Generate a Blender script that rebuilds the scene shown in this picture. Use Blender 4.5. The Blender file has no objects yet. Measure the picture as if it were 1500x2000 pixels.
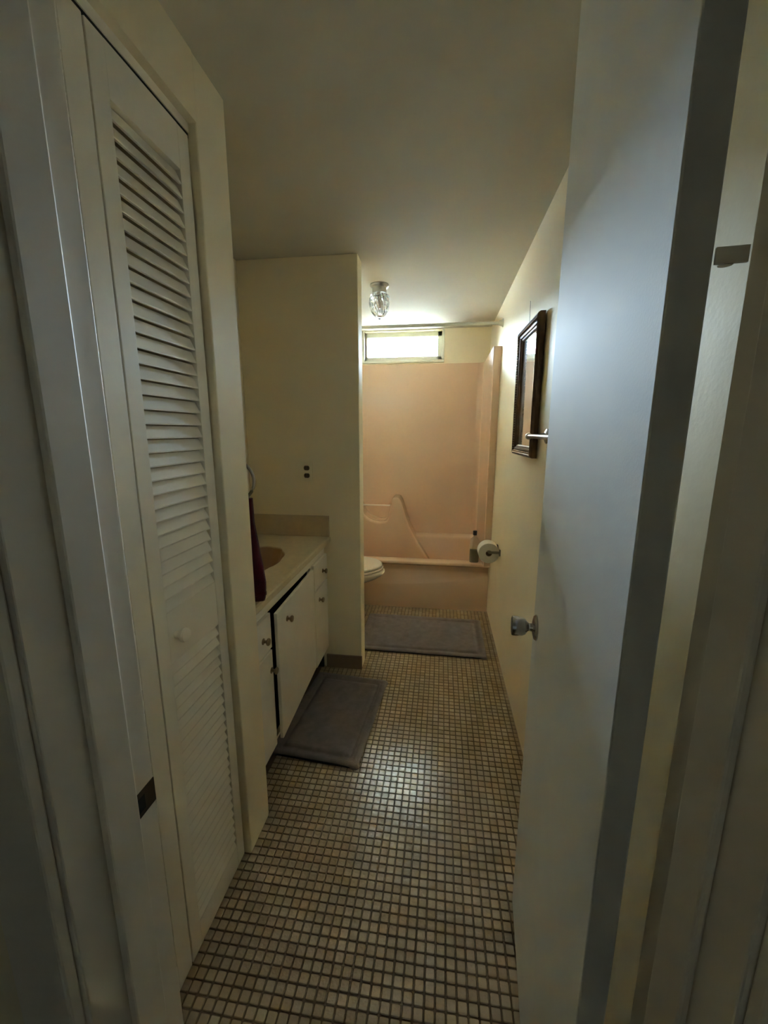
import bpy, bmesh, math, random
from mathutils import Vector, Matrix
random.seed(7)
PI = math.pi
scene = bpy.context.scene
C = scene.collection

# ------------------------------------------------------------------ camera, sky, exposure
cam_d = bpy.data.cameras.new('camera'); cam = bpy.data.objects.new('camera', cam_d); C.objects.link(cam)
cam_d.sensor_fit = 'HORIZONTAL'; cam_d.sensor_width = 36.0; cam_d.lens = 798.87 * 36.0 / 1500.0
cam_d.clip_start = 0.02
R_, U_, F_ = Vector((0.990563, 0.137057, 0.000773)), Vector((-0.027247, 0.191392, 0.981135)), Vector((-0.134324, 0.971897, -0.193320))
m = Matrix((R_, U_, -F_)).transposed().to_4x4(); m.translation = Vector((0, 0, 1.508))
cam.matrix_world = m
scene.camera = cam
vs = scene.view_settings
vs.view_transform = 'Standard'; vs.look = 'None'; vs.gamma = 1.0; vs.exposure = 3.8; vs.use_curve_mapping = False

SKY = 60.0
scene.cycles.max_bounces = 10; scene.cycles.diffuse_bounces = 8; scene.cycles.glossy_bounces = 6; scene.cycles.transmission_bounces = 8; scene.cycles.sample_clamp_indirect = 4.0
w = bpy.data.worlds.new('sky'); scene.world = w; w.use_nodes = True
nt = w.node_tree; nt.nodes.clear()
tc = nt.nodes.new('ShaderNodeTexCoord'); sp = nt.nodes.new('ShaderNodeSeparateXYZ'); cr = nt.nodes.new('ShaderNodeValToRGB')
mr = nt.nodes.new('ShaderNodeMapRange'); bg = nt.nodes.new('ShaderNodeBackground'); wo = nt.nodes.new('ShaderNodeOutputWorld')
mr.inputs['From Min'].default_value = -1; mr.inputs['From Max'].default_value = 1
e = cr.color_ramp.elements
e[0].position = 0.0; e[0].color = (0.56, 0.75, 1.0, 1)
e[1].position = 1.0; e[1].color = (0.52, 0.72, 1.0, 1)
x = e.new(0.5); x.color = (0.63, 0.81, 1.0, 1)
nt.links.new(tc.outputs['Generated'], sp.inputs[0]); nt.links.new(sp.outputs['Z'], mr.inputs['Value'])
nt.links.new(mr.outputs[0], cr.inputs['Fac']); nt.links.new(cr.outputs['Color'], bg.inputs['Color'])
bg.inputs['Strength'].default_value = SKY
nt.links.new(bg.outputs[0], wo.inputs[0])

# the daylight comes in through the high window only: a portal guides the sampling of the sky
pl = bpy.data.lights.new('window_portal', 'AREA'); pl.shape = 'RECTANGLE'; pl.size = 0.74; pl.size_y = 0.27
pl.cycles.is_portal = True
po = bpy.data.objects.new('window_portal', pl); C.objects.link(po)
po.location = (-0.3825, 4.20, 2.295); po.rotation_euler = (-PI / 2, 0, 0)

# ------------------------------------------------------------------ materials
def lin(r, g, b):
    f = lambda c: ((c / 255 + 0.055) / 1.055) ** 2.4 if c > 10 else c / 255 / 12.92
    return (f(r), f(g), f(b), 1)

def mat(name, col, rough=0.5, metal=0.0, bump=0.0, bscale=60.0, var=0.0, vscale=4.0, spec=0.5, sheen=0.0, coat=0.0, trans=0.0, ior=1.45, detail=3.0):
    mt = bpy.data.materials.new(name); mt.use_nodes = True
    n = mt.node_tree.nodes; l = mt.node_tree.links; b = n['Principled BSDF']
    b.inputs['Base Color'].default_value = col; b.inputs['Roughness'].default_value = rough
    b.inputs['Metallic'].default_value = metal; b.inputs['Specular IOR Level'].default_value = spec
    b.inputs['Sheen Weight'].default_value = sheen; b.inputs['Coat Weight'].default_value = coat
    b.inputs['Transmission Weight'].default_value = trans; b.inputs['IOR'].default_value = ior
    t = n.new('ShaderNodeTexCoord')
    if var > 0:
        nz = n.new('ShaderNodeTexNoise'); nz.inputs['Scale'].default_value = vscale; nz.inputs['Detail'].default_value = 4
        rp = n.new('ShaderNodeValToRGB')
        c = col
        rp.color_ramp.elements[0].position = 0.3; rp.color_ramp.elements[1].position = 0.7
        rp.color_ramp.elements[0].color = (c[0] * (1 - var), c[1] * (1 - var), c[2] * (1 - var), 1)
        rp.color_ramp.elements[1].color = (min(1, c[0] * (1 + var)), min(1, c[1] * (1 + var)), min(1, c[2] * (1 + var)), 1)
        l.new(t.outputs['Object'], nz.inputs['Vector']); l.new(nz.outputs['Fac'], rp.inputs['Fac']); l.new(rp.outputs['Color'], b.inputs['Base Color'])
    if bump > 0:
        nz = n.new('ShaderNodeTexNoise'); nz.inputs['Scale'].default_value = bscale; nz.inputs['Detail'].default_value = detail
        bp = n.new('ShaderNodeBump'); bp.inputs['Strength'].default_value = bump; bp.inputs['Distance'].default_value = 0.004
        l.new(t.outputs['Object'], nz.inputs['Vector']); l.new(nz.outputs['Fac'], bp.inputs['Height']); l.new(bp.outputs['Normal'], b.inputs['Normal'])
    return mt

M = {}
M['wall'] = mat('pale_yellow_wall_paint', (0.88, 0.775, 0.57, 1), 0.7, spec=0.25, bump=0.12, bscale=90, var=0.02, vscale=3)
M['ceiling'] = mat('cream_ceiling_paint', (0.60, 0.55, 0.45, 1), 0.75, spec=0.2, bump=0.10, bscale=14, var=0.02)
M['trim'] = mat('white_trim_paint', (0.88, 0.80, 0.68, 1), 0.6, bump=0.10, bscale=50, var=0.03, vscale=8)
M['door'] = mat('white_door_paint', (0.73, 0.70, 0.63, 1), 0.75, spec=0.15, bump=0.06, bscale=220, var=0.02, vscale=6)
M['closet'] = mat('white_louvre_paint', (0.87, 0.80, 0.67, 1), 0.55, bump=0.08, bscale=60, var=0.02, vscale=9)
M['vanity'] = mat('white_cabinet_paint', (0.83, 0.77, 0.66, 1), 0.5, bump=0.08, bscale=50, var=0.03, vscale=9)
M['dark'] = mat('painted_shade_black', (0.012, 0.010, 0.008, 1), 0.9, bump=0.05)  # near-black painted in for shade: cabinet inside, toe recess, gap over closet doors
M['laminate'] = mat('cream_counter', (0.66, 0.55, 0.36, 1), 0.4, bump=0.03, var=0.05, vscale=40)
M['splash'] = mat('tan_backsplash', (0.58, 0.45, 0.29, 1), 0.45, bump=0.03, var=0.05, vscale=30)
M['basin'] = mat('tan_basin', (0.50, 0.32, 0.18, 1), 0.35, bump=0.02)
M['tub'] = mat('tan_fibreglass', (0.73, 0.51, 0.35, 1), 0.26, bump=0.03, bscale=9, coat=0.25, var=0.015)
M['base'] = mat('brown_base_tile', (0.26, 0.17, 0.11, 1), 0.4, bump=0.05)
M['grout'] = mat('brown_grout', (0.125, 0.082, 0.048, 1), 0.85, bump=0.3, bscale=200, var=0.15, vscale=10)
M['mat'] = mat('grey_bath_mat_pile', (0.21, 0.172, 0.160, 1), 0.95, bump=0.9, bscale=420, var=0.16, vscale=26, sheen=0.25, spec=0.1, detail=6)
M['towel'] = mat('burgundy_terry', (0.075, 0.003, 0.011, 1), 0.95, bump=0.8, bscale=380, var=0.15, vscale=60, sheen=0.3, spec=0.1)
M['nickel'] = mat('brushed_nickel', (0.36, 0.325, 0.285, 1), 0.38, metal=1.0, bump=0.02)
M['chrome'] = mat('worn_chrome', (0.50, 0.50, 0.50, 1), 0.16, metal=1.0, bump=0.02)
M['brass'] = mat('aged_brass', (0.34, 0.26, 0.16, 1), 0.35, metal=1.0, bump=0.05)
M['bronze'] = mat('dark_bronze_frame', (0.10, 0.055, 0.028, 1), 0.30, metal=0.5, bump=0.15, bscale=120, var=0.25, vscale=30)
M['gilt'] = mat('worn_gilt_edge', (0.26, 0.17, 0.09, 1), 0.35, metal=0.6, bump=0.15, bscale=120, var=0.25, vscale=30)
M['mirror'] = mat('silvered_glass', (0.86, 0.90, 0.92, 1), 0.03, metal=1.0)
# a dusty film on the silvered glass scatters some of the light
_n = M['mirror'].node_tree.nodes; _l = M['mirror'].node_tree.links
_d = _n.new('ShaderNodeBsdfDiffuse'); _d.inputs['Color'].default_value = (0.75, 0.78, 0.80, 1); _m = _n.new('ShaderNodeMixShader'); _m.inputs['Fac'].default_value = 0.22
_l.new(_n['Principled BSDF'].outputs[0], _m.inputs[1]); _l.new(_d.outputs[0], _m.inputs[2]); _l.new(_m.outputs[0], _n['Material Output'].inputs['Surface'])
M['porcelain'] = mat('white_porcelain', (0.78, 0.74, 0.64, 1), 0.12, coat=0.4, bump=0.01)
M['paper'] = mat('tissue_paper', (0.80, 0.76, 0.67, 1), 0.95, bump=0.3, bscale=300, spec=0.1)
M['card'] = mat('cardboard_core', (0.20, 0.13, 0.08, 1), 0.9, bump=0.1)
M['plate'] = mat('painted_outlet_plate', (0.87, 0.78, 0.57, 1), 0.4, bump=0.03)
M['recept'] = mat('brown_receptacle', (0.10, 0.060, 0.030, 1), 0.45, bump=0.02)
M['slot'] = mat('black_slot', (0.01, 0.008, 0.006, 1), 0.7)
M['black'] = mat('black_plastic', (0.010, 0.006, 0.006, 1), 0.4, bump=0.02)
M['liquid'] = mat('olive_shampoo', (0.09, 0.065, 0.018, 1), 0.2)
M['bottle'] = mat('clear_bottle_plastic', (0.86, 0.80, 0.68, 1), 0.12, trans=0.8, ior=1.2)
M['glass'] = mat('cut_glass', (0.96, 0.97, 1.0, 1), 0.02, trans=1.0, ior=1.48)
M['bulb'] = mat('frosted_bulb', (0.62, 0.46, 0.38, 1), 0.35, bump=0.01)
M['rod'] = mat('cream_rod_enamel', (0.56, 0.53, 0.43, 1), 0.3, bump=0.02)
M['frame_win'] = mat('window_frame_paint', (0.72, 0.69, 0.55, 1), 0.4, bump=0.05)
M['strike'] = mat('tarnished_brass_strike', (0.075, 0.05, 0.03, 1), 0.4, metal=0.6, bump=0.1)
M['carpet'] = mat('hall_carpet', (0.16, 0.13, 0.10, 1), 0.95, bump=0.6, bscale=300, var=0.1, vscale=20)
M['hall'] = mat('hall_wall_paint', (0.80, 0.74, 0.60, 1), 0.5, bump=0.1, bscale=90)

# window pane: mostly clear, a little surface reflection
mt = bpy.data.materials.new('window_glass'); mt.use_nodes = True; n = mt.node_tree.nodes; l = mt.node_tree.links; n.clear()
o_ = n.new('ShaderNodeOutputMaterial'); mx = n.new('ShaderNodeMixShader'); tr = n.new('ShaderNodeBsdfTransparent'); gl = n.new('ShaderNodeBsdfGlossy')
fr = n.new('ShaderNodeFresnel'); fr.inputs['IOR'].default_value = 1.45; gl.inputs['Roughness'].default_value = 0.05
tr.inputs['Color'].default_value = (0.96, 0.98, 0.98, 1)
l.new(fr.outputs[0], mx.inputs['Fac']); l.new(tr.outputs[0], mx.inputs[1]); l.new(gl.outputs[0], mx.inputs[2]); l.new(mx.outputs[0], o_.inputs['Surface'])
M['pane'] = mt

# floor tile: glazed, each tile a shade of its own (white noise of its cell), slightly pitted
PITCH = 0.0292; TX0 = -0.1955; TY0 = 1.683
def tile_mat():
    mt = mat('beige_mosaic_tile', (0.40, 0.32, 0.21, 1), 0.3)
    n = mt.node_tree.nodes; l = mt.node_tree.links; b = n['Principled BSDF']
    g = n.new('ShaderNodeNewGeometry')
    sub = n.new('ShaderNodeVectorMath'); sub.operation = 'SUBTRACT'; sub.inputs[1].default_value = (TX0 - PITCH / 2, TY0 - PITCH / 2, 0)
    dv = n.new('ShaderNodeVectorMath'); dv.operation = 'MULTIPLY'; dv.inputs[1].default_value = (1 / PITCH, 1 / PITCH, 0)
    fl = n.new('ShaderNodeVectorMath'); fl.operation = 'FLOOR'
    wn = n.new('ShaderNodeTexWhiteNoise'); wn.noise_dimensions = '2D'
    rp = n.new('ShaderNodeValToRGB'); rp.color_ramp.elements[0].color = (0.37, 0.275, 0.178, 1); rp.color_ramp.elements[1].color = (0.47, 0.36, 0.245, 1)
    l.new(g.outputs['Position'], sub.inputs[0]); l.new(sub.outputs[0], dv.inputs[0]); l.new(dv.outputs[0], fl.inputs[0]); l.new(fl.outputs[0], wn.inputs['Vector'])
    l.new(wn.outputs['Value'], rp.inputs['Fac']); l.new(rp.outputs['Color'], b.inputs['Base Color'])
    nz = n.new('ShaderNodeTexNoise'); nz.inputs['Scale'].default_value = 130; nz.inputs['Detail'].default_value = 2
    bp = n.new('ShaderNodeBump'); bp.inputs['Strength'].default_value = 0.22; bp.inputs['Distance'].default_value = 0.003
    l.new(g.outputs['Position'], nz.inputs['Vector']); l.new(nz.outputs['Fac'], bp.inputs['Height']); l.new(bp.outputs['Normal'], b.inputs['Normal'])
    b.inputs['Roughness'].default_value = 0.18; b.inputs['Specular IOR Level'].default_value = 0.9
    return mt
M['tile'] = tile_mat()

# ------------------------------------------------------------------ mesh helpers
def box(bm, x0, x1, y0, y1, z0, z1, bev=0.0, seg=2):
    r = bmesh.ops.create_cube(bm, size=1.0)
    vsq = r['verts']
    for v in vsq:
        v.co = Vector(((x0 + x1) / 2 + v.co.x * (x1 - x0), (y0 + y1) / 2 + v.co.y * (y1 - y0), (z0 + z1) / 2 + v.co.z * (z1 - z0)))
    if bev > 0:
        es = list({ed for v in vsq for ed in v.link_edges})
        bmesh.ops.bevel(bm, geom=es, offset=bev, segments=seg, profile=0.5, affect='EDGES')

def ring_mesh(bm, rings, cap0=True, cap1=True, closed=True):
    """loft a list of rings (each a list of points) into quads"""
    vr = [[bm.verts.new(p) for p in r] for r in rings]
    n = len(vr[0])
    for a, b in zip(vr[:-1], vr[1:]):
        for i in range(n if closed else n - 1):
            j = (i + 1) % n
            bm.faces.new((a[i], a[j], b[j], b[i]))
    if cap0: bm.faces.new(list(reversed(vr[0])))
    if cap1: bm.faces.new(vr[-1])
    return vr

def frame_of(d):
    d = d.normalized(); a = Vector((0, 0, 1)) if abs(d.z) < 0.9 else Vector((1, 0, 0))
    u = d.cross(a).normalized(); return u, d.cross(u).normalized()

def tube(bm, pts, r, seg=12, caps=True, closed=False):
    pts = [Vector(p) for p in pts]; rings = []; N = len(pts)
    for i, p in enumerate(pts):
        if closed: d = pts[(i + 1) % N] - pts[i - 1]
        else: d = pts[min(i + 1, N - 1)] - pts[max(i - 1, 0)]
        u, v = frame_of(d); rr = r[i] if isinstance(r, (list, tuple)) else r
        rings.append([p + (u * math.cos(t) + v * math.sin(t)) * rr for t in [2 * PI * k / seg for k in range(seg)]])
    if closed: rings.append(rings[0])
    vr = ring_mesh(bm, rings, caps and not closed, caps and not closed)
    if closed: bmesh.ops.remove_doubles(bm, verts=bm.verts, dist=1e-6)

def lathe(bm, prof, origin, axis, seg=24, cap0=True, cap1=True):
    """prof: list of (radius, distance along axis)"""
    o = Vector(origin); ax = Vector(axis).normalized(); u, v = frame_of(ax)
    rings = []
    for r, h in prof:
        r = max(r, 1e-5)
        rings.append([o + ax * h + (u * math.cos(t) + v * math.sin(t)) * r for t in [2 * PI * k / seg for k in range(seg)]])
    ring_mesh(bm, rings, cap0, cap1)

def prism(bm, poly, axis, a0, a1):
    """extrude a 2-D polygon along axis 'x','y' or 'z' from a0 to a1"""
    def P(p, a): return {'x': (a, p[0], p[1]), 'y': (p[0], a, p[1]), 'z': (p[0], p[1], a)}[axis]
    va = [bm.verts.new(P(p, a0)) for p in poly]; vb = [bm.verts.new(P(p, a1)) for p in poly]
    n = len(poly)
    for i in range(n): bm.faces.new((va[i], va[(i + 1) % n], vb[(i + 1) % n], vb[i]))
    fa = bm.faces.new(list(reversed(va))); fb = bm.faces.new(vb)
    return fa, fb

def obj(name, bm, m_, parent=None, smooth=False, local=False, label=None, sub=30):
    bmesh.ops.recalc_face_normals(bm, faces=bm.faces)
    if parent is not None and not local:
        o = parent; off = Vector((0, 0, 0))
        while o is not None: off += o.location; o = o.parent
        bmesh.ops.translate(bm, verts=bm.verts, vec=-off)
    me = bpy.data.meshes.new(name); bm.to_mesh(me); bm.free()
    me.materials.append(M[m_])
    if smooth:
        for p in me.polygons: p.use_smooth = True
        try: me.set_sharp_from_angle(angle=math.radians(sub))
        except Exception: pass
    ob = bpy.data.objects.new(name, me); C.objects.link(ob)
    if parent is not None: ob.parent = parent
    if label: ob['label'] = label
    return ob

def B(*a, **k):
    bm = bmesh.new(); box(bm, *a, **k); return bm

def tag(o, label, cat=None, group=None, kind=None):
    o['label'] = label
    if cat: o['category'] = cat
    if group: o['group'] = group
    if kind: o['kind'] = kind
    return o

def thing(name, label, cat, loc, rz=0.0, group=None, kind=None):
    o = bpy.data.objects.new(name, None); C.objects.link(o); o.location = loc; o.rotation_euler = (0, 0, rz)
    o.empty_display_size = 0.05
    return tag(o, label, cat, group, kind)

def struct(name, bm, m_, label, **k):
    o = obj(name, bm, m_, **k); o['kind'] = 'structure'; o['label'] = label; return o

# ------------------------------------------------------------------ room shell
XR, XL, ZC, YB, YD = 0.424, -1.16, 2.44, 4.06, 0.45
XF = -0.645          # face of the closet wall
WX0, WX1, WZ0, WZ1 = -0.748, -0.018, 2.165, 2.428   # window opening
bm = bmesh.new(); box(bm, XL - .1, XR + .1, YD - .14, YB + .12, -0.08, -0.004)
floor = struct('floor', bm, 'grout', 'bathroom floor of small beige mosaic tiles in brown grout')
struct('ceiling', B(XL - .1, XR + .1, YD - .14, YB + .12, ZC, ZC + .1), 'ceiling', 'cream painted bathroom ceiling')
struct('wall_right', B(XR, XR + .1, YD, YB, -0.004, ZC), 'wall', 'pale yellow wall along the right with the mirror')
bm = bmesh.new()
box(bm, XL - .1, XR + .1, YB, YB + .12, -0.004, WZ0); box(bm, XL - .1, WX0, YB, YB + .12, WZ0, ZC); box(bm, WX1, XR + .1, YB, YB + .12, WZ0, ZC)
box(bm, WX0, WX1, YB, YB + .12, WZ1, ZC)
struct('wall_back', bm, 'wall', 'pale yellow end wall around the small high window')
struct('wall_left', B(XL - .1, XL, YD, YB, -0.004, ZC), 'wall', 'pale yellow wall behind the vanity and toilet')
struct('wall_divider', B(XL, -0.4705, 2.3625, 2.472, -0.004, ZC, bev=0.004), 'wall', 'pale yellow short dividing wall between vanity and toilet')
bm = bmesh.new()
box(bm, XL, XF, 1.145, 1.3024, -0.004, ZC, bev=0.004)
box(bm, XF - .11, XF, YD, 1.146, 2.285, ZC)
struct('wall_closet', bm, 'wall', 'pale yellow wall and header around the louvred closet')
bm = bmesh.new()
box(bm, XL - .1, -0.415, .31, YD, -0.004, ZC); box(bm, .292, XR + .1, .31, YD, -0.004, ZC); box(bm, -0.415, .292, .31, YD, 2.425, ZC)
struct('wall_front', bm, 'wall', 'wall that holds the doorway')
struct('baseboard_divider', B(-0.70, -0.467, 2.350, 2.3625, -0.004, .090, bev=.003), 'base', 'brown tile base along the foot of the dividing wall')

# hall behind the camera (dim, closed)
struct('floor_hall', B(-1.3, 1.3, -1.6, .31, -0.08, -0.004), 'carpet', 'hall floor in front of the doorway')
struct('ceiling_hall', B(-1.3, 1.3, -1.6, .31, ZC, ZC + .1), 'ceiling', 'hall ceiling')
struct('wall_hall_left', B(-1.4, -1.3, -1.6, .31, -0.004, ZC), 'hall', 'left hall wall')
struct('wall_hall_right', B(1.3, 1.4, -1.6, .31, -0.004, ZC), 'hall', 'right hall wall')
struct('wall_hall_back', B(-1.4, 1.4, -1.7, -1.6, -0.004, ZC), 'hall', 'hall wall facing the doorway')
bm = bmesh.new(); box(bm, -1.3, XL - .1, .31, YD, -0.004, ZC); box(bm, XR + .1, 1.3, .31, YD, -0.004, ZC)
struct('wall_hall_front', bm, 'hall', 'hall wall on both sides of the doorway')

# the yard beyond the window: pale paving and a neighbour's garden wall that hides the lowest band of sky
M['yard'] = mat('pale_paving', (0.25, 0.23, 0.185, 1), 0.9, bump=0.2, bscale=8, var=0.1, vscale=2)
M['yardwall'] = mat('stucco_garden_wall', (0.36, 0.34, 0.28, 1), 0.9, bump=0.3, bscale=20, var=0.08, vscale=3)
M['soffit'] = mat('white_soffit_paint', (0.82, 0.79, 0.70, 1), 0.7, bump=0.1)
struct('ground_outside', B(-25, 25, YB + .2, 40, -.5, -.3), 'yard', 'paving outside the window')
struct('roof_eave', B(-4, 4, YB + .12, YB + .98, 2.50, 2.62), 'soffit', 'roof overhang outside the window')
struct('wall_outside', B(-25, 25, 12.0, 12.3, -.3, 3.45), 'yardwall', 'garden wall outside the window')

# ------------------------------------------------------------------ floor tiles
def tile_bm(bm, cx, cy, dz=0.0, tx=0.0, ty=0.0):
    h = (PITCH - 0.0037) / 2; b = 0.0016; rings = []
    for s, z in ((h, -0.006), (h, -0.0016), (h - b, 0.0)):
        c = 0.0022 if s == h else 0.0012
        r = [(s - c, -s), (s, -s + c), (s, s - c), (s - c, s), (-s + c, s), (-s, s - c), (-s, -s + c), (-s + c, -s)]
        rings.append([(cx + p[0], cy + p[1], z + dz + (p[0] * tx + p[1] * ty if z == 0 else 0)) for p in r])
    ring_mesh(bm, rings, cap0=False, cap1=True)

cells = []
i0 = math.floor((XL - TX0) / PITCH) + 1; i1 = math.floor((XR - TX0) / PITCH) + 1
j0 = math.floor((0.46 - TY0) / PITCH) + 1; j1 = math.floor((3.36 - TY0) / PITCH)
for j in range(j0, j1 + 1):
    for i in range(i0, i1 + 1):
        cx = TX0 + i * PITCH; cy = TY0 + j * PITCH
        if cx < XF - .02 and cy < 1.30: continue
        if cx < -0.73 and 1.28 < cy < 2.37: continue
        if cx < -0.47 and 2.355 < cy < 2.48: continue
        if cx - PITCH / 2 > XR - .003: continue
        cells.append((cx, cy))
# the nearest tiles the photograph shows stand alone as parts
def seen(c):
    d = Vector((c[0], c[1], -1.508)); z = d.dot(F_); px = 750 + 798.87 * d.dot(R_) / z; py = 1000 - 798.87 * d.dot(U_) / z
    return py < 2010 and 360 < px < 1020
near = sorted([c for c in cells if seen(c) and c[0] < .27], key=lambda c: c[1])[:300]
nset = set(near)
variants = []
for k in range(8):
    bm = bmesh.new(); tile_bm(bm, 0, 0, 0, random.gauss(0, .010), random.gauss(0, .010))
    bmesh.ops.recalc_face_normals(bm, faces=bm.faces)
    me = bpy.data.meshes.new('tile'); bm.to_mesh(me); bm.free(); me.materials.append(M['tile']); variants.append(me)
for c in near:
    t = bpy.data.objects.new('tile', random.choice(variants)); C.objects.link(t); t.parent = floor
    t.location = (c[0] + random.gauss(0, .0002), c[1] + random.gauss(0, .0002), random.gauss(0, .0002))
bm = bmesh.new()
for c in cells:
    if c in nset: continue
    tile_bm(bm, c[0] + random.gauss(0, .0002), c[1] + random.gauss(0, .0002), random.gauss(0, .00015), random.gauss(0, .010), random.gauss(0, .010))
tb = obj('mosaic_tiling', bm, 'tile', floor); tb['kind'] = 'stuff'

# ------------------------------------------------------------------ doorway trim
JL, JR = -0.397, 0.274
bm = B(JL - .018, JL, .312, YD + .003, -0.004, 2.425, bev=.002)
t1 = struct('trim_1', bm, 'trim', 'white left door jamb with a small metal strike plate')
obj('door_stop', B(JL, JL + .010, .361, .412, -0.004, 2.415, bev=.003), 'trim', t1)
bm = bmesh.new()
zs = 1.003
box(bm, JL - .0005, JL + .0012, (.4150), .4525, zs - .019, zs + .019, bev=.0006)
sp_ = obj('strike_plate', bm, 'strike', t1, label='tarnished metal strike plate')
obj('latch_hole', B(JL + .0006, JL + .0016, .419, .432, zs - .011, zs + .011), 'slot', sp_)
t2 = struct('trim_2', B(JR, JR + .018, .312, YD + .003, -0.004, 2.425, bev=.002), 'trim', 'white right door jamb behind the hinged edge of the open door')
obj('door_stop', B(JR - .010, JR, .361, .412, -0.004, 2.415, bev=.003), 'trim', t2)
t3 = struct('trim_3', B(JL, JR, .312, YD, 2.412, 2.425), 'trim', 'white head jamb over the doorway')
for nm, a, b_, lb in (('trim_4', JL - .075, JL - .006, 'white hall-side door casing on the left'), ('trim_5', JR + .006, JR + .075, 'white hall-side door casing on the right')):
    struct(nm, B(a, b_, .296, .312, -0.004, 2.432, bev=.003), 'trim', lb)

# ------------------------------------------------------------------ open door
uang = math.atan2(-0.0937, 0.9956)
door = thing('door_1', 'plain white door standing open against the right wall, round metal knob', None, (.207, .4525, 0.0), uang, kind='structure')
# local: +Y along the door from hinge to free edge, -X is the visible hall face
DW = .660
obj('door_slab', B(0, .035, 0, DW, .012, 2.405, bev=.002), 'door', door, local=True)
kb = bmesh.new(); zk = .998; yk = DW - .060
lathe(kb, [(.0335, 0), (.0335, .003), (.030, .007), (.018, .010)], (0, yk, zk), (-1, 0, 0), 32)
ro = obj('rosette', kb, 'chrome', door, smooth=True, local=True)
kb = bmesh.new()
lathe(kb, [(.0125, .008), (.0105, .014), (.0105, .020), (.014, .024), (.021, .029), (.0245, .036), (.0255, .046), (.0262, .058), (.0255, .0625), (.022, .0635), (.019, .0620), (.0, .0615)], (0, yk, zk), (-1, 0, 0), 32)
kn = obj('knob', kb, 'chrome', door, smooth=True, local=True)
kb = bmesh.new(); lathe(kb, [(.006, 0.0), (.006, .003), (.0, .004)], (-.0612, yk, zk), (-1, 0, 0), 14)
obj('lock_button', kb, 'nickel', kn, smooth=True, local=True)
kb = bmesh.new(); lathe(kb, [(.0335, 0), (.0335, .003), (.030, .007), (.0125, .010), (.0105, .020), (.014, .024), (.021, .029), (.0245, .036), (.0262, .050), (.022, .0525), (.0, .053)], (.035, yk, zk), (1, 0, 0), 32)
obj('knob', kb, 'chrome', door, smooth=True, local=True)
obj('latch_plate', B(.006, .029, DW - .0005, DW + .0012, zk - .028, zk + .028), 'nickel', door, local=True)
for zz in (.25, 1.665, 2.2):
    hb = bmesh.new(); hh = .007
    box(hb, .036, .062, -.002, .001, zz - hh, zz + hh)
    tube(hb, [(.047, .004, zz - hh), (.047, .004, zz + hh)], .006, 10)
    obj('hinge', hb, 'trim', door, local=True, label='painted door hinge')

# ------------------------------------------------------------------ louvred closet doors
DX = -0.664        # front face of the leaves
def slat_bm(y0, y1):
    # slat slopes from the low front edge up to the back
    bm = bmesh.new()
    poly = [(0.0, 0.0), (0.0, .0032), (-.0125, .0300), (-.0170, .0292), (-.0060, .0002)]
    va = [bm.verts.new((p[0], y0, p[1])) for p in poly]; vb = [bm.verts.new((p[0], y1, p[1])) for p in poly]
    n = len(poly)
    for i in range(n): bm.faces.new((va[i], va[(i + 1) % n], vb[(i + 1) % n], vb[i]))
    bm.faces.new(list(reversed(va))); bm.faces.new(vb)
    return bm
LW = .315; ST = .046; SP = .0326; TH = .028
def closet_leaf(name, label, y0, knob, ST2=ST):
    L = thing(name, label, None, (DX, y0, 0.0), kind='structure')
    z0, z1 = .012, 2.250
    for a, b_ in ((0.001, ST), (LW - ST2, LW - .001)):
        obj('stile', B(-TH, 0, a, b_, z0, z1, bev=.0015), 'closet', L, local=True)
    obj('rail', B(-TH, -.0005, ST, LW - ST, 2.150, z1), 'closet', L, local=True)
    obj('rail', B(-TH, -.0005, ST, LW - ST, .925, 1.062), 'closet', L, local=True)
    obj('rail', B(-TH, -.0005, ST, LW - ST, z0, .095), 'closet', L, local=True)
    me = None
    for za, zb in ((1.062, 2.150), (.095, .925)):
        nsl = int(round((zb - za) / SP)); s = (zb - za) / nsl
        for k in range(nsl):
            if me is None:
                o = obj('slat', slat_bm(ST - .002, LW - ST + .002), 'closet', L, local=True); me = o.data
            else:
                o = bpy.data.objects.new('slat', me); C.objects.link(o); o.parent = L
            o.location = (-.0015, 0, za + k * s)
    if knob:
        kb = bmesh.new()
        lathe(kb, [(.009, 0), (.008, .010), (.010, .014), (.0165, .019), (.0185, .025), (.017, .031), (.011, .0345), (.0, .0355)], (0, .072, .995), (1, 0, 0), 24)
        obj('knob', kb, 'closet', L, smooth=True, local=True, label='small round white knob')
    return L
closet_leaf('door_2', 'white louvred closet door leaf with a small round knob', .818, True)
closet_leaf('door_3', 'white louvred closet door leaf mostly hidden behind the left door jamb', .500, False, .057)
t6 = struct('trim_6', B(DX - .03, DX - .004, .49, 1.145, 2.263, 2.285), 'closet', 'head board above the closet doors')
obj('gap_shade_strip', B(DX - .026, DX - .007, .49, 1.145, 2.252, 2.263), 'dark', t6, label='black strip painted as shade in the gap above the closet doors')  # added black strip stands in for the shaded gap above the leaves

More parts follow.
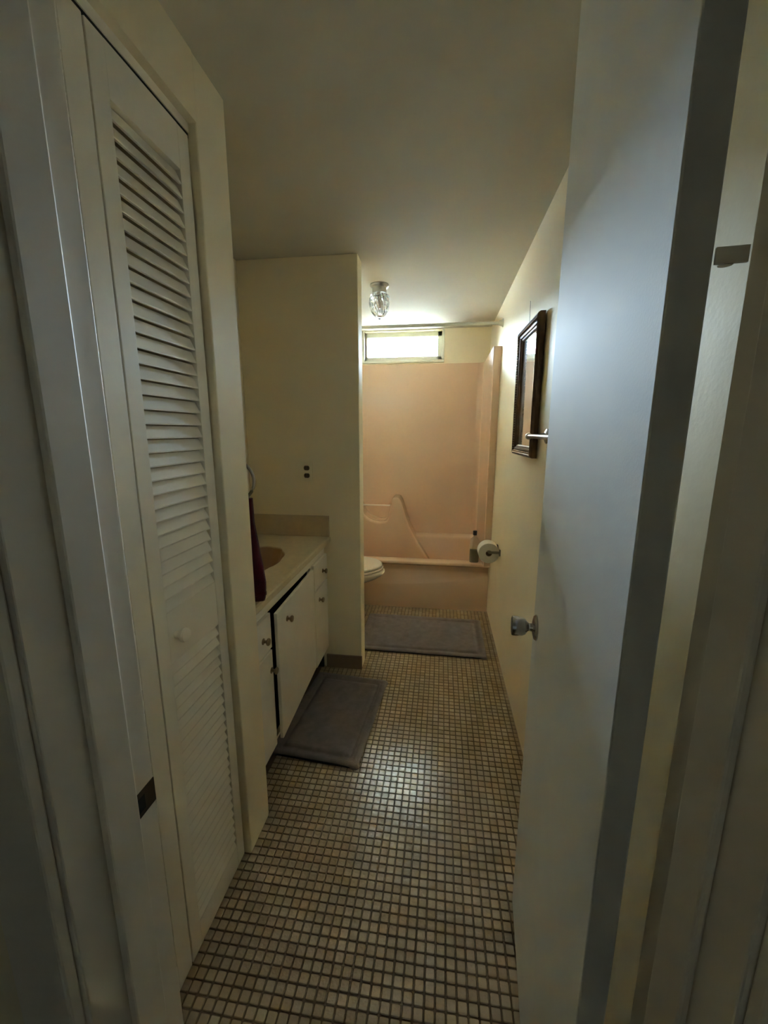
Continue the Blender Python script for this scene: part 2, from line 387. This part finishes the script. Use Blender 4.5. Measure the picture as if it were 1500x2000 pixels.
# ------------------------------------------------------------------ window
wn_ = thing('window_1', 'small high window above the bathtub, blown out by daylight', None, ((WX0 + WX1) / 2, YB, WZ0), kind='structure')
fw = .030
bm = bmesh.new()
box(bm, WX0, WX0 + .016, YB + .05, YB + .095, WZ0, WZ1, bev=.003); box(bm, WX1 - .042, WX1, YB + .05, YB + .095, WZ0, WZ1, bev=.003)
box(bm, WX0, WX1, YB + .05, YB + .095, WZ0, WZ0 + .044, bev=.003); box(bm, WX0, WX1, YB + .05, YB + .095, WZ1 - .042, WZ1, bev=.003)
obj('window_frame', bm, 'frame_win', wn_)
obj('window_pane', B(WX0 + .014, WX1 - .040, YB + .075, YB + .079, WZ0 + .042, WZ1 - .040), 'pane', wn_)
bm = bmesh.new()
box(bm, WX0 - .022, WX0, YB - .010, YB + .05, WZ0 - .0, ZC - .004, bev=.003); box(bm, WX1, WX1 + .022, YB - .010, YB + .05, WZ0 - .0, ZC - .004, bev=.003)
obj('window_casing', bm, 'frame_win', wn_)
obj('window_sill', B(WX0 - .022, WX1 + .022, YB - .018, YB + .05, WZ0 - .022, WZ0, bev=.004), 'frame_win', wn_)

# ------------------------------------------------------------------ bathtub with moulded surround
tub = thing('bathtub', 'tan moulded bathtub with matching wall surround under the window', 'bathtub', (-.37, 3.70, 0.0))
YT = 3.35; XS = .366; YI = 4.035
bm = bmesh.new()
def zlow(x):
    t = (x + .60) / 1.0; return .205 + .03 * t + .085 * max(0, t) ** 3
rings = []
NX = 40
for k in range(NX + 1):
    x = XL + .003 + (XR - XL - .006) * k / NX; zl = min(zlow(max(x, -.8)), .318); zu = .325
    rings.append([(x, YT, -.003), (x, YT, zl - .008), (x, YT + .004, zl), (x, YT + .040, zu), (x, YT + .044, zu + .01), (x, YT + .042, .372), (x, YT + .014, .386),
                  (x, YT - .004, .396), (x, YT - .006, .408), (x, YT + .001, .418), (x, YT + .014, .421), (x, YT + .085, .421), (x, YT + .102, .416), (x, YT + .112, .400),
                  (x, YT + .135, .20), (x, YT + .17, .11), (x, YT + .22, .09), (x, 3.84, .09), (x, 3.90, .12), (x, 3.918, .20), (x, 3.932, .475), (x, 3.940, .495), (x, 3.956, .503), (x, YI + .02, .506), (x, YI + .02, -.003)])
vr = ring_mesh(bm, rings, True, True)
obj('tub_basin', bm, 'tub', tub, smooth=True, sub=50)
# surround: plan profile of right side, rounded corner and back, extruded upwards
bm = bmesh.new()
plan = [(XR - .002, 3.292), (XS + .006, 3.292), (XS, 3.300), (XS, 3.975)]
for k in range(1, 9):
    a = k / 8 * PI / 2; plan.append((XS - .06 + .06 * math.cos(a), 3.975 + .06 * math.sin(a)))
plan += [(XL + .07, YI)]
for k in range(1, 9):
    a = PI / 2 + k / 8 * PI / 2; plan.append((XL + .11 + .06 * math.cos(a), 3.975 + .06 * math.sin(a)))
plan += [(XL + .05, 3.300), (XL + .044, 3.292), (XL + .002, 3.292), (XL + .002, YB - .003), (XR - .002, YB - .003)]
prism(bm, plan, 'z', .418, 2.128)
obj('wall_surround', bm, 'tub', tub, smooth=True)
# moulded arm with soap dish and grab bar
poly = [(-1.10, .085), (-.05, .085), (-.085, .27), (-.13, .345), (-.185, .43), (-.235, .515), (-.285, .61), (-.318, .70), (-.345, .79), (-.365, .85), (-.385, .882), (-.405, .890), (-.440, .888), (-.452, .875), (-.458, .83), (-.476, .80)]
poly += [(-.484, .735), (-.492, .690), (-.505, .664), (-.525, .654), (-.57, .650), (-.61, .653), (-.65, .664), (-.69, .687), (-.72, .715), (-.745, .75), (-.765, .80), (-.775, .86), (-.80, .885), (-1.10, .885)]
bm = bmesh.new()
def inset(pl, d):
    out = []; n_ = len(pl)
    for k in range(n_):
        p, a, b_ = Vector(pl[k]), Vector(pl[k - 1]), Vector(pl[(k + 1) % n_])
        n1 = Vector((-(p - a).y, (p - a).x)).normalized(); n2 = Vector((-(b_ - p).y, (b_ - p).x)).normalized()
        q = (n1 + n2).normalized(); out.append(p + q * d / max(.6, q.dot(n1)))
    return out
RA = .024; rings = []
for k in range(8):
    a = k / 7 * PI / 2
    rings.append([(p.x, 3.826 + RA * (1 - math.sin(a)), p.y) for p in inset(poly, RA * (1 - math.cos(a)))])
rings = [[(p[0], YI + .004, p[1]) for p in poly]] + [[(p.x, 3.826 + RA * (1 - math.cos(k / 7 * PI / 2)), p.y) for p in inset(poly, RA * (1 - math.sin(k / 7 * PI / 2)))] for k in range(7, -1, -1)]
ring_mesh(bm, rings, True, True)
arm = obj('moulded_arm', bm, 'tub', tub, smooth=True, sub=40)
dish = [(-.495, .690), (-.508, .667), (-.527, .657), (-.57, .653), (-.61, .656), (-.65, .667), (-.69, .690), (-.72, .718)]
for yy in (3.862, 3.905, 3.95):
    bm = bmesh.new(); tube(bm, [(p[0], yy, p[1] + .002) for p in dish], .006, 8)
    obj('soap_dish_ridge', bm, 'tub', arm, smooth=True)
bm = bmesh.new(); tube(bm, [(-.472, 3.865, .806), (-.78, 3.865, .806)], .0075, 12)
obj('grab_bar', bm, 'trim', tub, smooth=True, label='thin metal grab bar')

# curtain rod
cr_ = thing('shower_curtain_rod', 'bare cream shower curtain rod crossing above the bathtub', 'curtain rod', (0, 3.285, 2.27))
bm = bmesh.new(); tube(bm, [(XL + .01, 3.285, 2.287), (XR - .01, 3.285, 2.287)], .0125, 16)
obj('rod', bm, 'rod', cr_, smooth=True)
for xx, ax in ((XR - .0005, -1), (XL + .0005, 1)):
    bm = bmesh.new(); lathe(bm, [(.030, 0), (.030, .004), (.022, .012), (.0165, .030), (.0135, .032)], (xx, 3.285, 2.287), (ax, 0, 0), 24)
    obj('flange', bm, 'rod', cr_, smooth=True)

# ------------------------------------------------------------------ ceiling light
LX, LY = -.425, 2.85
cl = thing('ceiling_light', 'small cut-glass acorn ceiling light on a metal base', 'ceiling light', (LX, LY, 2.23))
bm = bmesh.new(); lathe(bm, [(.061, 0), (.062, .008), (.058, .014), (.048, .020), (.0465, .024), (.0465, .050), (.044, .054), (.020, .054)], (LX, LY, ZC), (0, 0, -1), 32)
obj('canopy', bm, 'nickel', cl, smooth=True)
bm = bmesh.new()
outer = [(.046, 2.386), (.0475, 2.380), (.060, 2.374), (.0645, 2.360), (.0660, 2.343), (.0655, 2.326), (.0630, 2.309), (.0585, 2.293), (.052, 2.278), (.044, 2.265), (.034, 2.254), (.027, 2.247), (.0255, 2.243), (.015, 2.236), (.0, 2.228)]
S = 36; rings = []
for q, (r, z) in enumerate(outer):
    ring = []
    for k in range(S):
        a = 2 * PI * k / S + (PI / S if q % 2 else 0)
        rr = r
        if 2 <= q <= 10: rr = r + (.0028 if (k + (q // 2)) % 2 == 0 else -.0016)
        ring.append((LX + max(rr, 1e-4) * math.cos(a), LY + max(rr, 1e-4) * math.sin(a), z))
    rings.append(ring)
inner = [(.0, 2.246), (.020, 2.252), (.034, 2.266), (.046, 2.285), (.053, 2.305), (.056, 2.330), (.055, 2.355), (.0445, 2.372), (.0435, 2.386)]
for r, z in inner:
    rings.append([(LX + max(r, 1e-4) * math.cos(2 * PI * k / S), LY + max(r, 1e-4) * math.sin(2 * PI * k / S), z) for k in range(S)])
rings.append(rings[0])
ring_mesh(bm, rings, False, False); bmesh.ops.remove_doubles(bm, verts=bm.verts, dist=1e-5)
obj('glass_shade', bm, 'glass', cl, label='faceted clear glass shade')
bm = bmesh.new(); lathe(bm, [(.013, 2.388), (.013, 2.366), (.016, 2.352), (.024, 2.332), (.0265, 2.318), (.024, 2.302), (.015, 2.292), (.0, 2.289)], (LX, LY, 0), (0, 0, 1), 24)
obj('bulb', bm, 'bulb', cl, smooth=True, label='unlit frosted bulb')

# ------------------------------------------------------------------ toilet
TY_, TXC = 3.10, -.66
to = thing('toilet', 'white toilet with closed lid, half hidden by the dividing wall', 'toilet', (TXC, TY_, 0.0))
def egg(af, ab, b, z, dx=0, n=40, sq=1.0):
    r = []
    for k in range(n):
        t = 2 * PI * k / n; c, s = math.cos(t), math.sin(t)
        r.append((TXC + dx + (af if c > 0 else ab) * math.copysign(abs(c) ** sq, c), TY_ + b * s, z))
    return r
bm = bmesh.new()
ring_mesh(bm, [egg(.05, .24, .105, 0), egg(.045, .24, .102, .02), egg(.02, .22, .092, .10), egg(.01, .21, .088, .20), egg(.03, .21, .092, .275), egg(.075, .21, .105, .312), egg(.13, .215, .13, .335), egg(.185, .22, .158, .358), egg(.222, .23, .178, .382), egg(.238, .235, .187, .402), egg(.236, .235, .186, .413), egg(.228, .23, .18, .418)])
obj('bowl', bm, 'porcelain', to, smooth=True, sub=60)
bm = bmesh.new(); ring_mesh(bm, [egg(.220, .20, .178, .423), egg(.226, .205, .183, .428), egg(.226, .205, .183, .438), egg(.220, .20, .178, .442)])
obj('seat', bm, 'porcelain', to, smooth=True)
bm = bmesh.new(); ring_mesh(bm, [egg(.212, .20, .175, .446), egg(.219, .205, .180, .451), egg(.218, .205, .180, .461), egg(.208, .195, .172, .469), egg(.14, .13, .115, .473), egg(.03, .03, .03, .474)])
obj('lid', bm, 'porcelain', to, smooth=True)
obj('seat_hinge', B(TXC - .225, TXC - .195, TY_ - .09, TY_ + .09, .415, .460, bev=.006), 'porcelain', to, smooth=True)
obj('tank', B(XL + .012, -.925, TY_ - .178, TY_ + .178, .41, .765, bev=.02, seg=3), 'porcelain', to, smooth=True)
obj('tank_lid', B(XL + .008, -.915, TY_ - .184, TY_ + .184, .765, .80, bev=.012, seg=3), 'porcelain', to, smooth=True)
bm = bmesh.new(); tube(bm, [(-.925, TY_ - .15, .715), (-.910, TY_ - .15, .715), (-.905, TY_ - .145, .712), (-.902, TY_ - .08, .705)], .006, 8)
obj('flush_lever', bm, 'chrome', to, smooth=True)

# ------------------------------------------------------------------ bath mats
def bath_mat(name, label, cx, cy, wx, wy, rz):
    T = thing(name, label, 'bath mat', (cx, cy, 0.0), rz, group='grey bath mats')
    bm = bmesh.new(); NU = NV = 64; H = .017; verts = []
    for i in range(NU + 1):
        row = []
        for j in range(NV + 1):
            # grid denser near edges
            s = lambda t: .5 - .5 * math.cos(PI * t)
            a = (-.5 + (.55 * s(i / NU) + .45 * i / NU)) * wx; b = (-.5 + (.55 * s(j / NV) + .45 * j / NV)) * wy
            dx, dy = wx / 2 - abs(a), wy / 2 - abs(b)
            rc = .022
            d = min(dx, dy)
            if dx < rc and dy < rc: d = rc - math.hypot(rc - dx, rc - dy)
            z = H * math.sqrt(max(0, min(1, d / .014)) * (2 - max(0, min(1, d / .014)))) if d > 0 else 0
            for dc, dep, wd in ((.055, .0105, .0075), (.038, .004, .005)):
                z -= dep * math.exp(-((min(dx, dy) - dc) / wd) ** 2)
            z += .0012 * math.sin(a * 23 + b * 9) * math.sin(b * 19 - a * 5)
            if d <= 0:
                k = rc / max(1e-6, math.hypot(rc - dx, rc - dy))
                a = math.copysign(wx / 2 - rc + (rc - dx) * k, a); b = math.copysign(wy / 2 - rc + (rc - dy) * k, b); z = 0
            row.append(bm.verts.new((a, b, max(z, 0) + .0016)))
        verts.append(row)
    for i in range(NU):
        for j in range(NV): bm.faces.new((verts[i][j], verts[i + 1][j], verts[i + 1][j + 1], verts[i][j + 1]))
    obj('pile', bm, 'mat', T, smooth=True, local=True, sub=80)
    bm = bmesh.new(); box(bm, -wx / 2 + .008, wx / 2 - .008, -wy / 2 + .008, wy / 2 - .008, .0006, .004)
    obj('backing', bm, 'black', T, local=True)
    return T
bath_mat('bath_mat', 'dark grey bath mat lying askew in front of the vanity cabinet', -.530, 1.915, .45, .685, -.078)
bath_mat('bath_mat', 'grey bath mat lying squarely in front of the bathtub', -.105, 2.864, .91, .575, -.006)

# ------------------------------------------------------------------ vanity
VX = -.700; FT = .016; Y0, Y1 = 1.306, 2.361; ZTOP = .879
va = thing('vanity_cabinet', 'white painted vanity cabinet with two drawers and three doors, middle door ajar', 'cabinet', (-.92, 1.83, 0.0))
bm = bmesh.new()
fx0, fx1 = VX - .019, VX
for a, b_, c, d in ((Y0, 1.325, .140, .838), (1.498, 1.512, .140, .838), (2.078, 2.108, .140, .838), (2.352, Y1, .140, .838)):
    box(bm, fx0, fx1, a, b_, c, d)
for a, b_ in ((1.325, 1.498), (1.512, 2.078), (2.108, 2.352)): box(bm, fx0, fx1, a, b_, .768, .838); box(bm, fx0, fx1, a, b_, .140, .152)
for a, b_ in ((1.325, 1.498), (2.108, 2.352)): box(bm, fx0, fx1, a, b_, .600, .625)
obj('face_frame', bm, 'vanity', va)
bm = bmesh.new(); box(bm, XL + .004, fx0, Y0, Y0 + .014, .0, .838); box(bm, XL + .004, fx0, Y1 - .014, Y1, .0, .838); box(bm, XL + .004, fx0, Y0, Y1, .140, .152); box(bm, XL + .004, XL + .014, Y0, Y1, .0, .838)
obj('carcass', bm, 'dark', va)  # shade behind the ajar door is put into the near-black colour
obj('toe_kick', B(VX - .110, VX - .095, Y0 + .014, Y1 - .014, -.002, .140), 'dark', va)  # recess shade painted as near-black too
def front(name, y0, y1, z0, z1, ky, kz, ang=0.0):
    bm = bmesh.new()
    # hinged on the far side (y1)
    box(bm, .001, .001 + FT, -(y1 - y0), 0, z0, z1, bev=.003)
    o = obj(name, bm, 'vanity', va, local=True)
    o.location = Vector((VX, y1, 0)) - va.location; o.rotation_euler = (0, 0, ang)
    kb = bmesh.new(); k0 = (.001 + FT, ky - y1, kz)
    lathe(kb, [(.013, 0), (.013, .002), (.0065, .004), (.0055, .012), (.009, .015), (.0145, .019), (.0155, .023), (.013, .027), (.0, .0285)], k0, (1, 0, 0), 20)
    obj('knob', kb, 'brass', o, smooth=True, local=True, label='small round metal knob')
    return o
front('drawer', 1.312, 1.503, .616, .772, 1.422, .684)
front('door', 1.312, 1.503, .148, .606, 1.484, .519)
front('door', 1.524, 2.090, .158, .757, 1.640, .680, .035)
front('drawer', 2.100, 2.357, .616, .772, 2.262, .690)
front('door', 2.100, 2.357, .148, .606, 2.182, .540)

ct = thing('countertop', 'cream vanity countertop with a shell-shaped basin and backsplash', 'countertop', (-.91, 1.83, .84))
CX0, CX1, CY0, CY1 = XL + .002, -.657, 1.304, 2.361
bcx, bcy, bax, bay = -.935, 1.83, .160, .262
NB = 96
def shell(t, s=1.0):
    sc = 1 + .045 * abs(math.cos(t * 5.5 + .3)) - .02
    return (bcx + bax * s * sc * math.cos(t), bcy + bay * s * sc * math.sin(t))
def rect_hit(t):
    c, s = math.cos(t), math.sin(t); ks = []
    if c > 1e-6: ks.append((CX1 - .012 - bcx) / c)
    if c < -1e-6: ks.append((CX0 - bcx) / c)
    if s > 1e-6: ks.append((CY1 - bcy) / s)
    if s < -1e-6: ks.append((CY0 - bcy) / s)
    k = min(ks); return (bcx + k * c, bcy + k * s)
angs = sorted([2 * PI * k / NB for k in range(NB)] + [math.atan2(y - bcy, x_ - bcx) % (2 * PI) for x_ in (CX0, CX1 - .012) for y in (CY0, CY1)])
bm = bmesh.new()
vo = [bm.verts.new((*rect_hit(t), ZTOP)) for t in angs]; vi = [bm.verts.new((*shell(t), ZTOP)) for t in angs]
vi2 = [bm.verts.new((*shell(t, .985), ZTOP - .006)) for t in angs]
n = len(angs)
for i in range(n):
    j = (i + 1) % n; bm.faces.new((vo[i], vo[j], vi[j], vi[i])); bm.faces.new((vi[i], vi[j], vi2[j], vi2[i]))
# rounded front nosing and underside
nose = [(CX1 - .012, ZTOP), (CX1 - .005, ZTOP - .002), (CX1, ZTOP - .009), (CX1, ZTOP - .032), (CX1 - .004, ZTOP - .038), (CX1 - .05, ZTOP - .040)]
for (a, b_) in zip(nose[:-1], nose[1:]):
    q = [bm.verts.new(p) for p in ((a[0], CY0, a[1]), (a[0], CY1, a[1]), (b_[0], CY1, b_[1]), (b_[0], CY0, b_[1]))]; bm.faces.new(q)
bmesh.ops.remove_doubles(bm, verts=bm.verts, dist=1e-5)
obj('worktop', bm, 'laminate', ct)
bm = bmesh.new(); rings = []
for s, z in ((.985, -.006), (.95, -.03), (.86, -.07), (.70, -.105), (.45, -.125), (.12, -.132)): rings.append([(*shell(t, s), ZTOP + z) for t in angs])
ring_mesh(bm, rings, False, True)
obj('basin', bm, 'basin', ct, smooth=True, label='tan shell-shaped basin')
obj('backsplash', B(CX0, -.661, 2.340, 2.361, ZTOP, 1.006, bev=.003), 'splash', ct)
obj('backsplash', B(CX0, CX0 + .02, 1.306, 2.340, ZTOP, 1.006, bev=.003), 'splash', ct)

# outlet
ou = thing('wall_outlet', 'wall outlet with two dark receptacles on the dividing wall above the counter', 'outlet', (-.7915, 2.3625, 1.271))
ox, oz, oy = -.7915, 1.271, 2.3625
obj('cover_plate', B(ox - .036, ox + .036, oy - .006, oy, oz - .058, oz + .058, bev=.002), 'plate', ou)
for dz in (.0225, -.0225):
    bm = bmesh.new(); lathe(bm, [(.0172, 0), (.0172, .0085), (.016, .0095)], (ox, oy, oz + dz), (0, -1, 0), 24)
    for v in bm.verts: v.co.z = max(oz + dz - .0135, min(oz + dz + .0135, v.co.z))
    r_ = obj('receptacle', bm, 'recept', ou)
    for sx in (-.0065, .0065): obj('slot', B(ox + sx - .0012, ox + sx + .0012, oy - .0102, oy - .009, oz + dz - .001, oz + dz + .008), 'slot', r_)

# towel ring and towel
tr_ = thing('towel_ring', 'metal towel ring on the closet end wall holding the burgundy towel', 'towel ring', (-.722, 1.3024, 1.336))
rc, ry = (-.722, 1.336), 1.362
bm = bmesh.new(); tube(bm, [(rc[0] + .070 * math.cos(t), ry, rc[1] + .070 * math.sin(t)) for t in [2 * PI * k / 48 for k in range(48)]], .0055, 10, closed=True)
obj('ring', bm, 'nickel', tr_, smooth=True)
bm = bmesh.new(); lathe(bm, [(.026, 0.0005), (.026, .006), (.016, .014), (.011, .030), (.011, .062), (.013, .066), (.008, .070)], (rc[0], 1.3024, rc[1] + .074), (0, 1, 0), 24)
obj('post', bm, 'nickel', tr_, smooth=True)
tw = thing('hand_towel', 'burgundy hand towel hanging beside the vanity', 'towel', (-.722, 1.36, .888))
bm = bmesh.new(); rings = []
prof = [(1.274, .060, .012), (1.262, .060, .0135), (1.235, .060, .014), (1.19, .060, .015), (1.14, .068, .016), (1.08, .077, .017), (1.02, .086, .018), (.96, .093, .018), (.935, .092, .0185), (.90, .088, .018), (.888, .084, .015)]
for z, hw, hd in prof:
    ring = []
    for k in range(48):
        t = 2 * PI * k / 48; c, s = math.cos(t), math.sin(t)
        px = math.copysign(abs(c) ** .45, c) * hw; py = math.copysign(abs(s) ** .55, s) * hd
        fold = .0035 * math.sin(px * 95 + z * 3) * (1 if s > 0 else -.6)
        ring.append((-.722 + px, ry + py + fold, z))
    rings.append(ring)
ring_mesh(bm, rings, True, True)
obj('towel_cloth', bm, 'towel', tw, smooth=True, sub=70)
bm = bmesh.new(); rings = []
for z, e_ in ((.925, .0005), (.921, .0016), (.913, .0016), (.909, .0005)):
    ring = []
    for k in range(48):
        t = 2 * PI * k / 48; c, s = math.cos(t), math.sin(t); hw = .0905
        px = math.copysign(abs(c) ** .45, c) * (hw + e_); py = math.copysign(abs(s) ** .55, s) * (.0183 + e_)
        ring.append((-.722 + px, ry + py + .0035 * math.sin(px * 95 + z * 3) * (1 if s > 0 else -.6), z))
    rings.append(ring)
ring_mesh(bm, rings, False, False)
obj('woven_band', bm, 'towel', tw, smooth=True)

# ------------------------------------------------------------------ things on the right wall
mi = thing('framed_mirror', 'rectangular wall mirror in a dark moulded frame on the right wall', 'mirror', (XR - .006, 2.12, 1.39))
mi.rotation_euler = (0, -.006, .026)
# local frame: x towards the room is negative, y along the wall, z up
mw, mh = .42, .615
prof = [(.000, -.002), (.000, -.022), (.004, -.030), (.012, -.034), (.018, -.030), (.023, -.024), (.030, -.026), (.036, -.024), (.040, -.018), (.046, -.016), (.050, -.012), (.050, -.004)]
def frame_piece(axis, side):
    bm = bmesh.new(); ra, rb = [], []
    for ins, d in prof:
        if axis == 'y':
            z = ins if side < 0 else mh - ins
            ra.append((d, -mw / 2 + ins, z)); rb.append((d, mw / 2 - ins, z))
        else:
            y = (-mw / 2 + ins) if side < 0 else (mw / 2 - ins)
            ra.append((d, y, ins)); rb.append((d, y, mh - ins))
    ring_mesh(bm, [ra, rb], True, True)
    return bm
for ax, nm in (('z', 'frame_stile'), ('y', 'frame_rail')):
    for s in (-1, 1): obj(nm, frame_piece(ax, s), 'bronze', mi, local=True, smooth=True, sub=25)
obj('mirror_glass', B(-.008, -.005, -mw / 2 + .048, mw / 2 - .048, .048, mh - .048), 'mirror', mi, local=True)
bm = bmesh.new()
ins = .0195
pts = []
for k in range(46): pts += [(-mw / 2 + ins, ins + (mh - 2 * ins) * k / 45), (mw / 2 - ins, ins + (mh - 2 * ins) * k / 45)]
for k in range(1, 31): pts += [(-mw / 2 + ins + (mw - 2 * ins) * k / 31, ins), (-mw / 2 + ins + (mw - 2 * ins) * k / 31, mh - ins)]
for y, z in pts:
    r = bmesh.ops.create_icosphere(bm, subdivisions=1, radius=.0042)
    bmesh.ops.translate(bm, verts=r['verts'], vec=(-.029, y, z))
bd = obj('bead_moulding', bm, 'gilt', mi, local=True, smooth=True); bd['kind'] = 'stuff'
bm = bmesh.new(); tube(bm, [(-.014, .03, mh - .06), (-.006, .0785, mh + .118)], .0009, 6); 
obj('hanging_wire', bm, 'slot', mi, local=True)

tb_ = thing('towel_bar', 'brushed metal towel bar on the right wall partly behind the open door', 'towel bar', (XR, 1.60, 1.49))
for yy in (1.758, 1.30):
    bm = bmesh.new()
    lathe(bm, [(.030, .0003), (.030, .004), (.026, .007), (.014, .012), (.010, .030), (.009, .060)], (XR, yy, 1.489), (-1, 0, 0), 24)
    obj('bracket', bm, 'nickel', tb_, smooth=True)
bm = bmesh.new(); tube(bm, [(.352, 1.775, 1.489), (.352, 1.285, 1.489)], .0085, 16)
obj('bar', bm, 'nickel', tb_, smooth=True)
for yy, s in ((1.764, 1), (1.296, -1)):
    bm = bmesh.new(); lathe(bm, [(.0085, -.012), (.0125, -.010), (.0135, 0), (.0125, .009), (.009, .014), (.0, .016)], (.352, yy, 1.489), (0, s, 0), 20)
    obj('finial', bm, 'nickel', tb_, smooth=True)

# toilet paper
hx, hy, hz = .348, 2.805, .688
tp = thing('toilet_paper_holder', 'metal toilet paper holder arm on the right wall', 'paper holder', (XR, 2.86, hz))
for yy in (hy - .014, hy + .124):
    bm = bmesh.new(); box(bm, XR - .010, XR - .0003, yy - .012, yy + .012, hz - .022, hz + .022, bev=.003)
    box(bm, hx - .006, XR - .008, yy - .006, yy + .006, hz - .008, hz + .008, bev=.002)
    obj('bracket', bm, 'nickel', tp)
bm = bmesh.new(); tube(bm, [(hx, hy - .012, hz), (hx, hy + .122, hz)], .009, 12)
obj('spindle', bm, 'nickel', tp, smooth=True)
ro_ = thing('toilet_paper_roll', 'white toilet paper roll on the holder by the bathtub', 'toilet paper', (hx, hy, hz - .011))
bm = bmesh.new(); RZ = hz - .0115
rr = [(.0215, 0), (.0700, 0), (.0715, .002), (.0715, .100), (.0700, .102), (.0215, .102)]
lathe(bm, rr + [rr[0]], (hx, hy + .002, RZ), (0, 1, 0), 48, False, False)
obj('paper', bm, 'paper', ro_, smooth=True)
bm = bmesh.new(); rr = [(.0215, .0005), (.0215, .1015), (.0202, .1015), (.0202, .0005)]; lathe(bm, rr + [rr[0]], (hx, hy + .002, RZ), (0, 1, 0), 32, False, False)
obj('cardboard_core', bm, 'card', ro_, smooth=True)

# shampoo bottle on the rim
bx_, by_, bz_ = .300, 3.398, .4215
bo = thing('shampoo_bottle', 'clear bottle of olive liquid with a black cap on the bathtub rim', 'bottle', (bx_, by_, bz_))
def oval(a, b, z, n=32): return [(bx_ + a * math.copysign(abs(math.cos(t)) ** .8, math.cos(t)), by_ + b * math.copysign(abs(math.sin(t)) ** .8, math.sin(t)), bz_ + z) for t in [2 * PI * k / n for k in range(n)]]
bm = bmesh.new(); ring_mesh(bm, [oval(.034, .022, 0), oval(.038, .026, .004), oval(.039, .027, .03), oval(.039, .027, .165), oval(.037, .025, .188), oval(.030, .021, .205), oval(.018, .015, .216), oval(.0125, .0125, .222), oval(.0125, .0125, .236)])
obj('bottle_body', bm, 'bottle', bo, smooth=True)
bm = bmesh.new(); ring_mesh(bm, [oval(.032, .020, .003), oval(.0365, .0245, .006), oval(.0375, .0255, .03), oval(.0375, .0255, .108)])
obj('liquid', bm, 'liquid', bo, smooth=True)
bm = bmesh.new(); lathe(bm, [(.0160, .236), (.0165, .238), (.0165, .270), (.0150, .273), (.0, .2735)], (bx_, by_, bz_), (0, 0, 1), 24)
obj('cap', bm, 'black', bo, smooth=True)
